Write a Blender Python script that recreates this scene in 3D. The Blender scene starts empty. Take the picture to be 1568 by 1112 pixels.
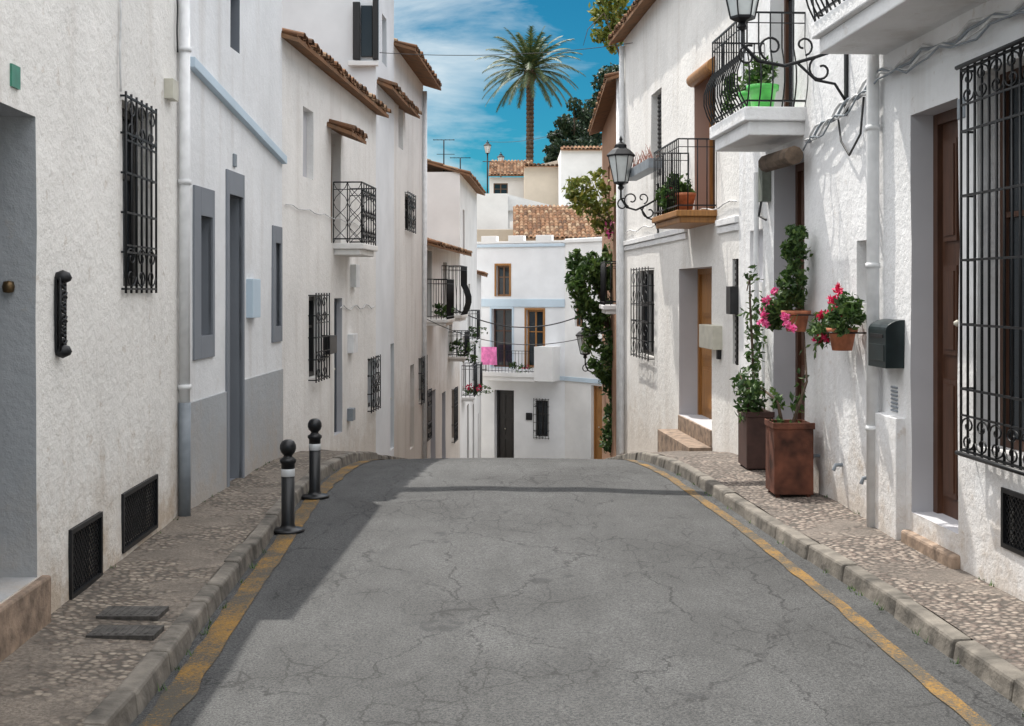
import bpy, math, random
from mathutils import Vector, noise, Matrix
import bmesh
random.seed(7)
R=random.random
def U(a,b): return a+(b-a)*R()
# ---- survey constants of the photograph (metres / pixels of a 1568 px wide copy)
F=1900.; CX=784.; CY=445.; EYE=2.0
def gz(y):
    if y<13: return 0.
    if y<17: return -0.02*(y-13)**2
    if y<42: return -0.32-0.16*(y-17)
    return -4.32
def sstep(a,b,x):
    t=max(0,min(1,(x-a)/(b-a))); return t*t*(3-2*t)
# ------------------------------------------------------------------ materials
def newmat(name):
    m=bpy.data.materials.new(name); m.use_nodes=True
    nt=m.node_tree; b=nt.nodes['Principled BSDF']; return m,nt,b
def N(nt,t,**k):
    n=nt.nodes.new(t)
    for a,v in k.items(): setattr(n,a,v)
    return n
def noisen(nt,co,scale,detail=3,rough=.55,sc=None):
    n=N(nt,'ShaderNodeTexNoise'); n.inputs['Scale'].default_value=scale; n.inputs['Detail'].default_value=detail; n.inputs['Roughness'].default_value=rough
    if sc:
        mp=N(nt,'ShaderNodeMapping'); mp.inputs['Scale'].default_value=sc; nt.links.new(co,mp.inputs[0]); co=mp.outputs[0]
    nt.links.new(co,n.inputs['Vector']); return n.outputs['Fac']
def ramp(nt,fac,p):
    r=N(nt,'ShaderNodeValToRGB'); e=r.color_ramp.elements
    while len(e)<len(p): e.new(.5)
    for i,(pos,c) in enumerate(p):
        e[i].position=pos; e[i].color=(c,c,c,1) if not hasattr(c,'__len__') else (*c,1)
    nt.links.new(fac,r.inputs[0]); return r.outputs[0]
def mix(nt,fac,a,b,mode='MIX'):
    n=N(nt,'ShaderNodeMix',data_type='RGBA',blend_type=mode)
    for i,s in ((0,fac),(6,a),(7,b)):
        if hasattr(s,'__len__'): n.inputs[i].default_value=(*s,1)
        elif isinstance(s,(int,float)): n.inputs[i].default_value=s
        else: nt.links.new(s,n.inputs[i])
    return n.outputs[2]
def math_(nt,op,a,b=None):
    n=N(nt,'ShaderNodeMath',operation=op)
    for i,s in ((0,a),(1,b)):
        if s is None: continue
        if isinstance(s,(int,float)): n.inputs[i].default_value=s
        else: nt.links.new(s,n.inputs[i])
    return n.outputs[0]
def bump(nt,b,h,strength,dist):
    n=N(nt,'ShaderNodeBump'); n.inputs['Strength'].default_value=strength; n.inputs['Distance'].default_value=dist
    nt.links.new(h,n.inputs['Height']); nt.links.new(n.outputs[0],b.inputs['Normal'])
def co(nt): return N(nt,'ShaderNodeTexCoord').outputs['Object']

def plaster(name,c,b1=.5,dirt=0.,zb=0.,warm=(.46,.37,.28),scale=12):
    m,nt,b=newmat(name); o=co(nt)
    big=noisen(nt,o,.9,4,.6)
    d=tuple(x*.86 for x in c)
    col=mix(nt,ramp(nt,big,[(.35,0),(.7,1)]),d,c)
    if b1>.25:
        st=noisen(nt,o,1.0,3,.6,(2.6,2.6,.28))
        col=mix(nt,ramp(nt,st,[(.52,0),(.78,.28)]),col,tuple(x*.7 for x in warm))
    if dirt>0:
        sp=N(nt,'ShaderNodeSeparateXYZ'); nt.links.new(o,sp.inputs[0])
        h=math_(nt,'SUBTRACT',sp.outputs[2],zb)
        dn=noisen(nt,o,3.,5,.75)
        hn=math_(nt,'ADD',h,math_(nt,'MULTIPLY',dn,-2.2))
        k=ramp(nt,math_(nt,'ADD',hn,1.2),[(0,dirt),(.35,dirt*.45),(.95,0)])
        col=mix(nt,k,col,warm)
        fl=ramp(nt,noisen(nt,o,6.,4,.7),[(.63,0),(.67,.40*dirt)])
        col=mix(nt,fl,col,tuple(x*.9 for x in warm))
    nt.links.new(col,b.inputs['Base Color']); b.inputs['Roughness'].default_value=.9; b.inputs['Specular IOR Level'].default_value=.2
    if b1>.25: bump(nt,b,noisen(nt,o,scale,5,.68),b1,.035)
    return m
def simple(name,c,rough=.6,metal=0,var=.25,scale=8,bmp=0.,spec=None):
    m,nt,b=newmat(name); o=co(nt)
    f=noisen(nt,o,scale,2)
    col=mix(nt,ramp(nt,f,[(.3,0),(.7,1)]),tuple(x*(1-var) for x in c),tuple(min(1,x*(1+var)) for x in c))
    nt.links.new(col,b.inputs['Base Color']); b.inputs['Roughness'].default_value=rough; b.inputs['Metallic'].default_value=metal
    if bmp: bump(nt,b,noisen(nt,o,scale*5,3),bmp,.01)
    return m
def wood(name,c):
    m,nt,b=newmat(name); o=co(nt)
    f=noisen(nt,o,6,4,.65,(6,6,.5))
    col=mix(nt,ramp(nt,f,[(.3,0),(.7,1)]),tuple(x*.5 for x in c),c)
    nt.links.new(col,b.inputs['Base Color']); b.inputs['Roughness'].default_value=.5
    return m
def leafm(name,c1,c2,c3=None,tr=.25):
    m,nt,b=newmat(name)
    g=N(nt,'ShaderNodeNewGeometry'); r=g.outputs['Random Per Island']
    p=[(0,c1),(.6,c2),(1,c3 or c2)]
    cc=ramp(nt,r,p)
    nt.links.new(cc,b.inputs['Base Color']); b.inputs['Roughness'].default_value=.55
    t=N(nt,'ShaderNodeBsdfTranslucent'); nt.links.new(cc,t.inputs[0])
    ms=N(nt,'ShaderNodeMixShader'); ms.inputs[0].default_value=tr
    nt.links.new(b.outputs[0],ms.inputs[1]); nt.links.new(t.outputs[0],ms.inputs[2])
    nt.links.new(ms.outputs[0],nt.nodes['Material Output'].inputs[0]); return m
def tilem():
    m,nt,b=newmat('clay_tile'); g=N(nt,'ShaderNodeNewGeometry'); o=co(nt)
    c=ramp(nt,g.outputs['Random Per Island'],[(0,(.10,.06,.04)),(.35,(.20,.10,.055)),(.7,(.27,.155,.09)),(1,(.33,.24,.16))])
    c=mix(nt,ramp(nt,noisen(nt,o,5,3),[(.45,0),(.7,.6)]),c,(.11,.09,.07))
    nt.links.new(c,b.inputs['Base Color']); b.inputs['Roughness'].default_value=.95; b.inputs['Specular IOR Level'].default_value=.1
    return m
def asphalt():
    m,nt,b=newmat('worn_asphalt'); o=co(nt)
    ag=noisen(nt,o,75,2,.9); big=noisen(nt,o,.6,4,.6); mid=noisen(nt,o,2.4,5,.7,(1.6,.40,1)); gr=noisen(nt,o,190,1,.5)
    c=mix(nt,ramp(nt,ag,[(.38,0),(.62,1)]),(.022,.024,.027),(.120,.122,.122))
    c=mix(nt,ramp(nt,gr,[(.56,0),(.68,.6)]),c,(.20,.20,.195))
    tone=mix(nt,1.,ramp(nt,big,[(.36,1.),(.64,.62)]),ramp(nt,mid,[(.35,.72),(.68,1.)]),'MULTIPLY')
    c=mix(nt,1.,c,tone,'MULTIPLY')
    # tar-stained spots
    sp=noisen(nt,o,1.15,5,.55,(1.,.8,1)); c=mix(nt,ramp(nt,sp,[(.655,0),(.675,.65)]),c,(.018,.019,.021))
    wv=N(nt,'ShaderNodeTexNoise'); wv.inputs['Scale'].default_value=2.6; wv.inputs['Detail'].default_value=5; wv.inputs['Roughness'].default_value=.7; nt.links.new(o,wv.inputs['Vector'])
    def crack(scale,amt,w,sx):
        mp=N(nt,'ShaderNodeMapping'); mp.inputs['Scale'].default_value=sx; nt.links.new(o,mp.inputs[0])
        va=N(nt,'ShaderNodeVectorMath',operation='MULTIPLY_ADD'); nt.links.new(wv.outputs['Color'],va.inputs[0]); va.inputs[1].default_value=(amt,amt,0); nt.links.new(mp.outputs[0],va.inputs[2])
        vo=N(nt,'ShaderNodeTexVoronoi',feature='DISTANCE_TO_EDGE'); vo.inputs['Scale'].default_value=scale; nt.links.new(va.outputs[0],vo.inputs['Vector'])
        return ramp(nt,vo.outputs['Distance'],[(0,1),(w*.4,.85),(w,0)])
    k1=crack(1.0,.36,.007,(1,.38,1)); k2=crack(4.5,.18,.026,(1,.6,1))
    m1=ramp(nt,mid,[(.42,.1),(.52,.9)]); m2=ramp(nt,big,[(.50,0),(.56,.8)])
    c=mix(nt,mix(nt,1.,k1,m1,'MULTIPLY'),c,(.007,.007,.008)); c=mix(nt,mix(nt,1.,k2,m2,'MULTIPLY'),c,(.009,.009,.010))
    nt.links.new(c,b.inputs['Base Color']); b.inputs['Roughness'].default_value=.8
    bump(nt,b,ag,.75,.012); return m
def cobble(name,c1,c2,grout,scale,cover):
    m,nt,b=newmat(name); o=co(nt)
    v=N(nt,'ShaderNodeTexVoronoi'); v.inputs['Scale'].default_value=scale; nt.links.new(o,v.inputs['Vector'])
    sp=N(nt,'ShaderNodeSeparateColor'); nt.links.new(v.outputs['Color'],sp.inputs[0])
    cell=mix(nt,sp.outputs[0],c1,c2)
    k=ramp(nt,v.outputs['Distance'],[(.36,1),(.68,0)])
    st=mix(nt,k,tuple(x*.45 for x in grout),cell)
    big=noisen(nt,o,1.3,5,.65)
    msk=ramp(nt,big,[(cover-.02,0),(cover+.06,1)])
    con=mix(nt,ramp(nt,noisen(nt,o,55,3,.85),[(.4,0),(.63,1)]),tuple(x*.6 for x in grout),tuple(x*1.35 for x in grout))
    c=mix(nt,msk,st,con)
    c=mix(nt,ramp(nt,noisen(nt,o,2.2,4,.7),[(.40,0),(.70,.65)]),c,tuple(x*.38 for x in grout))
    nt.links.new(c,b.inputs['Base Color']); b.inputs['Roughness'].default_value=.85
    bump(nt,b,mix(nt,msk,k,(.5,.5,.5)),.7,.015); return m
def yellowpaint():
    m,nt,b=newmat('worn_yellow_paint'); o=co(nt)
    f=math_(nt,'ADD',math_(nt,'MULTIPLY',noisen(nt,o,50,3,.9),.5),math_(nt,'MULTIPLY',noisen(nt,o,2.2,5,.75),.5))
    c=mix(nt,ramp(nt,f,[(.43,0),(.53,1)]),(.27,.145,.022),(.070,.062,.048))
    nt.links.new(c,b.inputs['Base Color']); b.inputs['Roughness'].default_value=.8
    bump(nt,b,noisen(nt,o,75,2,.9),.7,.012); return m

P_near=plaster('rough_whitewash_left',(.88,.865,.83),.6,.85,.12,scale=11)
P_l2=plaster('smooth_whitewash',(.85,.865,.88),.3,.25,.12)
P_l3=plaster('whitewash_warm',(.88,.865,.84),.38,.4,-.3)
P_far=plaster('whitewash_far',(.86,.86,.855),.2)
P_farb=plaster('pale_blue_whitewash',(.84,.86,.885),.2)
P_r1=plaster('whitewash_right',(.86,.865,.875),.42,.6,.12)
P_cream=plaster('cream_render',(.60,.53,.44),.2)
P_greyblue=plaster('blue_grey_render',(.44,.46,.48),.35,.45,.12)
P_grey=plaster('grey_trim_paint',(.25,.27,.30),.2)
P_lil=plaster('jamb_shade_and_infill_grey',(.56,.56,.59),.2)  # darker lilac grey: jamb shade put into the colour; also plain grey infills
P_blue=plaster('pale_blue_trim',(.58,.70,.80),.2)
P_brown=plaster('ochre_render',(.34,.20,.13),.2)
IRON=simple('wrought_iron',(.010,.011,.013),.45,.3,.3)
BLACK=simple('black_painted_metal',(.009,.010,.012),.35,.2,.3)
DARK=simple('dark_interior',(.015,.016,.018),.8)
WOODD=wood('dark_wood',(.10,.042,.022)); WOODO=wood('orange_wood',(.42,.19,.05)); WOODB=wood('brown_wood',(.20,.10,.045))
WOODBK=wood('black_wood',(.02,.018,.018)); GREYD=wood('grey_painted_door',(.13,.145,.17))
TILE=tilem(); TERRA=simple('terracotta',(.42,.15,.075),.8,0,.35,12,.2)
RUST=simple('rusty_steel',(.12,.042,.024),.8,.2,.65,6,.4)
PIPE=simple('white_pipe',(.76,.77,.78),.5,0,.1); PIPED=simple('grey_pipe',(.22,.25,.28),.5,0,.15)
STONE=simple('step_stone',(.26,.19,.14),.8,0,.45,9,.5); KERB=simple('kerb_stone',(.15,.135,.115),.85,0,.6,5,.9)
CABLE=simple('cable_rubber',(.03,.03,.032),.6); CABLEW=simple('painted_cable',(.6,.6,.6),.6)
GREENB=simple('dark_green_metal',(.010,.020,.022),.4,.2); LIME=simple('lime_pot_glaze',(.10,.55,.10),.3)
PINK=simple('pink_cloth',(.85,.22,.50),.8); BEIGE=simple('beige_plastic',(.55,.53,.45),.5,0,.1)
CREAMG=simple('frosted_glass',(.62,.66,.66),.15,0,.08)
LEAFD=leafm('leaf_dark',(.02,.05,.015),(.05,.11,.025),(.10,.17,.04))
LEAFY=leafm('leaf_yellow_green',(.08,.13,.02),(.20,.24,.04),(.34,.30,.06))
LEAFM=leafm('leaf_mid',(.022,.055,.014),(.06,.125,.026),(.12,.19,.045))
LEAFC=leafm('conifer_leaf',(.010,.028,.018),(.022,.055,.025),(.05,.085,.035),.1)
PALML=leafm('palm_leaf',(.02,.05,.02),(.05,.09,.03),(.15,.16,.05),.12)
PALMB=simple('palm_bark',(.11,.07,.045),.9,0,.5,5,.8)
FLP=leafm('petal_pink',(.75,.05,.25),(.85,.12,.38),(.9,.3,.5)); FLR=leafm('petal_red',(.55,.01,.05),(.75,.02,.12),(.8,.05,.2))
BARK=simple('bark',(.12,.085,.06),.9,0,.4,10,.5)
gm,gnt,gb=newmat('window_glass'); gb.inputs['Base Color'].default_value=(.02,.028,.035,1); gb.inputs['Roughness'].default_value=.06
GLASS=gm
ASPH=asphalt(); YEL=yellowpaint()
PAVE_L=cobble('left_pavement',(.13,.10,.08),(.36,.31,.25),(.20,.17,.14),24,.50)
PAVE_R=cobble('right_pavement',(.13,.095,.08),(.38,.32,.27),(.165,.14,.12),25,.56)
IRONC=simple('cast_iron_cover',(.075,.07,.065),.7,.3,.5,20,.6)
EARTH=simple('earth',(.25,.20,.14),.95,0,.3,1.)
# ------------------------------------------------------------------ mesh builder
class M:
    def __init__(s,name,parent=None,smooth=False,bevel=0,recalc=True):
        s.name=name;s.parent=parent;s.v=[];s.f=[];s.mi=[];s.sm=[];s.mats=[];s.smooth=smooth;s.bevel=bevel;s.recalc=recalc
    def m(s,mat):
        if mat not in s.mats: s.mats.append(mat)
        return s.mats.index(mat)
    def add(s,vs,fs,mat,sm=None):
        o=len(s.v); s.v+= [tuple(p) for p in vs]; k=s.m(mat)
        for f in fs: s.f.append([i+o for i in f]); s.mi.append(k); s.sm.append(s.smooth if sm is None else sm)
    def quad(s,a,b,c,d,mat): s.add([a,b,c,d],[(0,1,2,3)],mat)
    def box8(s,p,mat): s.add(p,[(0,1,2,3),(4,7,6,5),(0,4,5,1),(1,5,6,2),(2,6,7,3),(3,7,4,0)],mat)
    def box(s,x0,x1,y0,y1,z0,z1,mat): s.box8([(x0,y0,z0),(x1,y0,z0),(x1,y1,z0),(x0,y1,z0),(x0,y0,z1),(x1,y0,z1),(x1,y1,z1),(x0,y1,z1)],mat)
    def tube(s,pts,r,mat,seg=6,r2=None,sm=True):
        pts=[Vector(p) for p in pts]; n=len(pts); vs=[]; up=Vector((0,0,1)); pu=None
        for i,p in enumerate(pts):
            t=(pts[min(i+1,n-1)]-pts[max(i-1,0)])
            if t.length<1e-6: t=Vector((0,0,1))
            t.normalize()
            if pu is None:
                a=up if abs(t.z)<.9 else Vector((1,0,0)); pu=t.cross(a).normalized()
            else:
                pu=(pu-t*pu.dot(t)); pu=pu.normalized() if pu.length>1e-5 else t.orthogonal().normalized()
            w=t.cross(pu); rr=r if r2 is None else r+(r2-r)*i/(n-1)
            for k in range(seg):
                a=2*math.pi*k/seg+math.pi/seg; vs.append(p+pu*math.cos(a)*rr+w*math.sin(a)*rr)
        fs=[]
        for i in range(n-1):
            for k in range(seg):
                k2=(k+1)%seg; fs.append((i*seg+k,i*seg+k2,(i+1)*seg+k2,(i+1)*seg+k))
        fs.append(tuple(range(seg))[::-1]); fs.append(tuple((n-1)*seg+k for k in range(seg)))
        s.add(vs,fs,mat,sm if seg>4 else False)
    def lathe(s,c,prof,mat,seg=20,sm=True,rot=0):
        vs=[];fs=[];n=len(prof)
        for r,z in prof:
            for k in range(seg):
                a=2*math.pi*k/seg+rot; vs.append((c[0]+r*math.cos(a),c[1]+r*math.sin(a),c[2]+z))
        for i in range(n-1):
            for k in range(seg):
                k2=(k+1)%seg; fs.append((i*seg+k,i*seg+k2,(i+1)*seg+k2,(i+1)*seg+k))
        fs.append(tuple(range(seg))[::-1]); fs.append(tuple((n-1)*seg+k for k in range(seg)))
        s.add(vs,fs,mat,sm)
    def done(s):
        me=bpy.data.meshes.new(s.name); me.from_pydata(s.v,[],s.f)
        for mt in s.mats: me.materials.append(mt)
        me.polygons.foreach_set('material_index',s.mi); me.polygons.foreach_set('use_smooth',s.sm)
        if s.recalc:
            bm=bmesh.new(); bm.from_mesh(me); bmesh.ops.recalc_face_normals(bm,faces=bm.faces); bm.to_mesh(me); bm.free()
        me.update()
        ob=bpy.data.objects.new(s.name,me); bpy.context.scene.collection.objects.link(ob)
        if s.parent:
            ob.parent=s.parent; ob.matrix_parent_inverse=Matrix.Translation(-s.parent.location)
        if s.bevel:
            b=ob.modifiers.new('bevel','BEVEL'); b.width=s.bevel; b.segments=2; b.limit_method='ANGLE'
        return ob
def empty(name,loc=(0,0,0)):
    e=bpy.data.objects.new(name,None); e.empty_display_size=.3; e.location=loc; bpy.context.scene.collection.objects.link(e); return e
# ------------------------------------------------------------------ wall frame
class Fr:
    def __init__(s,A,B,toward=None):
        s.A=Vector(A);s.B=Vector(B);s.d=(s.B-s.A);s.L=s.d.length;s.d.normalize()
        n=Vector((-s.d.y,s.d.x)); mid=(s.A+s.B)/2; t=Vector(toward) if toward else Vector((0,mid.y))
        if n.dot(t-mid)<0: n=-n
        s.n=n
    def P(s,u,n,z): q=s.A+s.d*u+s.n*n; return (q.x,q.y,z)
    def at(s,px):
        t=(px-CX)/F; return (t*s.A.y-s.A.x)/(s.d.x-t*s.d.y)
    def ud(s,dep): return (dep-s.A.y)/s.d.y
    def dep(s,u): return s.A.y+s.d.y*u
    def z(s,px,py): return EYE-(py-CY)/F*s.dep(s.at(px))
    def rect(s,pn,pf,yt,yb):
        a,b=s.at(pn),s.at(pf); return (min(a,b),max(a,b),s.z(pn,yb),s.z(pn,yt))
    def box(s,m,u0,u1,n0,n1,z0,z1,mat):
        m.box8([s.P(u0,n0,z0),s.P(u1,n0,z0),s.P(u1,n1,z0),s.P(u0,n1,z0),s.P(u0,n0,z1),s.P(u1,n0,z1),s.P(u1,n1,z1),s.P(u0,n1,z1)],mat)
def facade(m,fr,z0,z1,ops,mw,amp=.005,step=.45,D=5,mside=None,roof=True,solidends=True):
    def lines(a,b,ex):
        n=max(1,int((b-a)/step)); L=[a+(b-a)*i/n for i in range(n+1)]
        ex=[e for e in ex if a<e<b]
        L=[x for x in L if x in(a,b) or all(abs(x-e)>.06 for e in ex)]
        return sorted(set(L+ex))
    us=lines(0,fr.L,[v for o in ops for v in o['r'][:2]]); zs=lines(z0,z1,[v for o in ops for v in o['r'][2:]])
    sd=fr.A.x*3.1+fr.A.y
    def dn(u,z):
        e=min(1,u/.5,(fr.L-u)/.5); return amp*e*noise.noise(Vector((u*1.1+sd,z*1.1,sd)))*2
    nz=len(zs); vs=[fr.P(u,dn(u,z),z) for u in us for z in zs]; fs=[]
    for i in range(len(us)-1):
        for j in range(nz-1):
            cu=(us[i]+us[i+1])/2; cz=(zs[j]+zs[j+1])/2
            if any(o['r'][0]<cu<o['r'][1] and o['r'][2]<cz<o['r'][3] for o in ops): continue
            fs.append((i*nz+j,(i+1)*nz+j,(i+1)*nz+j+1,i*nz+j+1))
    m.add(vs,fs,mw,True)
    for o in ops:
        u0,u1,a,b=o['r']; d=o.get('d',.2); mr=o.get('mr',mw)
        ui=[u for u in us if u0-1e-6<=u<=u1+1e-6]; zi=[z for z in zs if a-1e-6<=z<=b+1e-6]
        for p,q in zip(ui,ui[1:]):
            for z in (a,b): m.quad(fr.P(p,dn(p,z),z),fr.P(q,dn(q,z),z),fr.P(q,-d,z),fr.P(p,-d,z),mr)
        for p,q in zip(zi,zi[1:]):
            for u in (u0,u1): m.quad(fr.P(u,dn(u,p),p),fr.P(u,dn(u,q),q),fr.P(u,-d,q),fr.P(u,-d,p),mr)
        m.quad(fr.P(u0,-d,a),fr.P(u1,-d,a),fr.P(u1,-d,b),fr.P(u0,-d,b),DARK)
    ms=mside or mw
    for u in (0,fr.L): m.quad(fr.P(u,0,z0),fr.P(u,-D,z0),fr.P(u,-D,z1),fr.P(u,0,z1),ms)
    m.quad(fr.P(0,-D,z0),fr.P(fr.L,-D,z0),fr.P(fr.L,-D,z1),fr.P(0,-D,z1),ms)
    m.quad(fr.P(0,0,z1),fr.P(fr.L,0,z1),fr.P(fr.L,-D,z1),fr.P(0,-D,z1),ms)
def fill(m,fr,o):
    u0,u1,a,b=o['r']; d=o.get('d',.2); k=o.get('k','glass'); w=u1-u0; h=b-a
    fm=o.get('fm',WOODB)
    if k=='glass':
        t=min(.06,w*.12)
        fr.box(m,u0,u0+t,-d+.002,-d+.05,a,b,fm); fr.box(m,u1-t,u1,-d+.002,-d+.05,a,b,fm)
        fr.box(m,u0+t,u1-t,-d+.002,-d+.05,b-t,b,fm); fr.box(m,u0+t,u1-t,-d+.002,-d+.05,a,a+t,fm)
        c=(u0+u1)/2; fr.box(m,c-t*.5,c+t*.5,-d+.004,-d+.045,a+t,b-t,fm)
        zc=a+h*.62; fr.box(m,u0+t,u1-t,-d+.006,-d+.04,zc-t*.3,zc+t*.3,fm)
        fr.box(m,u0+t,u1-t,-d+.003,-d+.015,a+t,b-t,GLASS)
    elif k=='door':
        t=min(.08,w*.1)
        fr.box(m,u0,u0+t,-d+.002,-d+.07,a,b,fm); fr.box(m,u1-t,u1,-d+.002,-d+.07,a,b,fm); fr.box(m,u0+t,u1-t,-d+.002,-d+.07,b-t,b,fm)
        fr.box(m,u0+t,u1-t,-d+.002,-d+.03,a,b-t,fm)
        n=2 if w>.7 else 1; ww=(w-2*t)/n
        for i in range(n):
            for (p,q) in ((.05,.34),(.40,.62),(.68,.93)):
                x0=u0+t+i*ww+ww*.16; x1=u0+t+(i+1)*ww-ww*.16
                fr.box(m,x0,x1,-d+.03,-d+.05,a+h*p,a+h*q,fm)
                fr.box(m,x0+.03,x1-.03,-d+.05,-d+.06,a+h*p+.04,a+h*q-.04,fm)
        m.lathe(fr.P(u0+w*.5-.05,-d+.09,a+h*.48),[(.001,-.025),(.025,-.01),(.025,.01),(.001,.025)],BEIGE,8)
    elif k=='shutter':
        fr.box(m,u0,u1,-d+.002,-d+.02,a,b,fm); n=max(4,int(h/.07))
        for i in range(n):
            z=a+h*i/n; fr.box(m,u0+.03,u1-.03,-d+.02,-d+.04,z+.01,z+h/n*.6,fm)
        fr.box(m,(u0+u1)/2-.02,(u0+u1)/2+.02,-d+.02,-d+.055,a,b,fm)
    elif k=='plain': fr.box(m,u0,u1,-d+.002,-d+.03,a,b,fm)
    elif k=='vent':
        t=.03
        fr.box(m,u0,u0+t,-.03,.012,a,b,IRON); fr.box(m,u1-t,u1,-.03,.012,a,b,IRON); fr.box(m,u0+t,u1-t,-.03,.012,a,a+t,IRON); fr.box(m,u0+t,u1-t,-.03,.012,b-t,b,IRON)
        s=.05; x=-h
        while x<w:
            for sg in (1,-1):
                c0=max(0,x); c1=min(w,x+h)
                if c1-c0>.02:
                    za=(c0-x); zb=(c1-x)
                    if sg<0: za=h-za; zb=h-zb
                    m.tube([fr.P(u0+c0,-.006,a+za),fr.P(u0+c1,-.006,a+zb)],.004,IRON,4)
            x+=s
def scroll(m,P,u0,u1,z0,z1,n,r,flip=1):
    cu=(u0+u1)/2; cz=(z0+z1)/2; w=abs(u1-u0)/2; h=(z1-z0)/2; pts=[]
    for i in range(13):
        a=i/12*2.2*math.pi; q=1-.75*i/12
        pts.append((cu+flip*w*q*math.cos(a)*.9, cz+h*.45+h*.5*q*math.sin(a)))
    m.tube([P(u,z) for u,z in pts],r,IRON,5)
    m.tube([P(2*cu-u,2*cz-z) for u,z in pts],r,IRON,5)
def grille(m,fr,r,proj=.07,bars=6,hb=3,r0=.009,scr=True):
    u0,u1,a,b=r; P=lambda u,z: fr.P(u,proj,z)
    for z in [a+.02,b-.02]+[a+(b-a)*(i+1)/(hb+1) for i in range(hb)]:
        m.tube([fr.P(u0,-.02,z),fr.P(u0,proj,z),fr.P(u1,proj,z),fr.P(u1,-.02,z)],r0*1.15,IRON,4)
    for i in range(bars+1):
        u=u0+(u1-u0)*i/bars; m.tube([P(u,a-.01),P(u,b+.01)],r0,IRON,6)
    if scr:
        s=(u1-u0)/bars*2; k=0; u=u0
        hs=s*1.1
        while u+s<=u1+.01:
            scroll(m,P,u,u+s,a+.02,a+.02+hs,0,r0*.7,1 if k%2 else -1); scroll(m,P,u,u+s,b-.02-hs,b-.02,0,r0*.7,1 if k%2 else -1); u+=s;k+=1
        for z in (a+.02+hs,b-.02-hs): m.tube([P(u0,z),P(u1,z)],r0,IRON,4)
def rail(m,fr,u0,u1,n1,z0,z1,sp=.11,r0=.008,belly=0,cross=False):
    path=[(u0,0),(u0,n1),(u1,n1),(u1,0)]
    for z in (z0+.06,z1): m.tube([fr.P(u,n,z) for u,n in path],.013,IRON,4)
    m.tube([fr.P(u,n,z1-.1) for u,n in path],.007,IRON,4)
    for (a,b) in zip(path,path[1:]):
        L=math.hypot(b[0]-a[0],b[1]-a[1]); n=max(1,int(L/sp)); nu,nn=(0,1) if a[1]==b[1] else ((-1 if a[0]==u0 else 1),0)
        for i in range(n+1):
            t=i/n; u=a[0]+(b[0]-a[0])*t; q=a[1]+(b[1]-a[1])*t
            if belly:
                pts=[]
                for j in range(9):
                    s=j/8; o=belly*math.sin(min(1,s/.62)*math.pi)**1.0 if s<.62 else 0
                    pts.append(fr.P(u+nu*o,q+nn*o,z0+(z1-z0)*s))
                m.tube(pts,r0,IRON,5)
            else: m.tube([fr.P(u,q,z0),fr.P(u,q,z1)],r0,IRON,5)
            if cross and i<n:
                u2=a[0]+(b[0]-a[0])*(i+1)/n; q2=a[1]+(b[1]-a[1])*(i+1)/n
                for ph in (0,1):
                    pts=[]
                    for j in range(13):
                        s=j/12; w=.5+.5*math.cos(s*math.pi*3+ph*math.pi)
                        pts.append(fr.P(u+(u2-u)*w,q+(q2-q)*w,z0+(z1-z0)*s))
                    m.tube(pts,.006,IRON,4)
def balcony(par,fr,u0,u1,n1,zs0,zs1,zt,mat,sp=.11,belly=0,cross=False,name='balcony'):
    m=M(name+'_slab',par,bevel=.012); t=(zs1-zs0)
    fr.box(m,u0,u1,-.05,n1,zs0+t*.5,zs1,mat); fr.box(m,u0+.05,u1-.05,-.05,n1-.05,zs0,zs0+t*.5,mat); m.done()
    m=M(name+'_railing',par); rail(m,fr,u0+.03,u1-.03,n1-.03,zs1,zt,sp,belly=belly,cross=cross); m.done()
def tiles(m,fr,u0,u1,ne,nr,ze,slope,sp=.2):
    L=ne-nr; rows=max(1,int(L/.36)); n=int((u1-u0)/sp)
    m.box8([fr.P(u0,ne-.03,ze-.07),fr.P(u1,ne-.03,ze-.07),fr.P(u1,nr,ze-.07+slope*L),fr.P(u0,nr,ze-.07+slope*L),
            fr.P(u0,ne-.03,ze-.02),fr.P(u1,ne-.03,ze-.02),fr.P(u1,nr,ze-.02+slope*L),fr.P(u0,nr,ze-.02+slope*L)],TILE)
    for j in range(rows):
        for i in range(n):
            for kind in (0,1):
                u=u0+sp*(i+.5)+(sp*.5 if kind else 0)+U(-.012,.012)
                if u>u1-.02: continue
                a=ne-j*L/rows+U(-.03,.02)+(.0 if kind else -.03); b=a-L/rows-.06
                za=ze+slope*(ne-a)+.012+U(-.006,.01); zb=ze+slope*(ne-b)-.008
                if kind==0: za-=.035; zb-=.035
                vs=[];sg=5
                for (nn,zz,rr) in ((a,za,sp*.42),(b,zb,sp*.36)):
                    for q in range(sg+1):
                        an=math.pi*q/sg; s=math.sin(an)
                        vs.append(fr.P(u+rr*math.cos(an),nn,zz+(rr*.75*s if kind else -rr*.35*s+.02)))
                    for q in range(sg+1):
                        an=math.pi*q/sg; s=math.sin(an); r2=rr-.016
                        vs.append(fr.P(u+r2*math.cos(an),nn,zz+(r2*.75*s if kind else -r2*.35*s+.03)))
                K=sg+1; fs=[]
                for q in range(sg):
                    fs.append((q,q+1,2*K+q+1,2*K+q)); fs.append((K+q,K+q+1,q+1,q)); fs.append((K+q,3*K+q,3*K+q+1,K+q+1))
                m.add(vs,fs,TILE,False)
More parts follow.
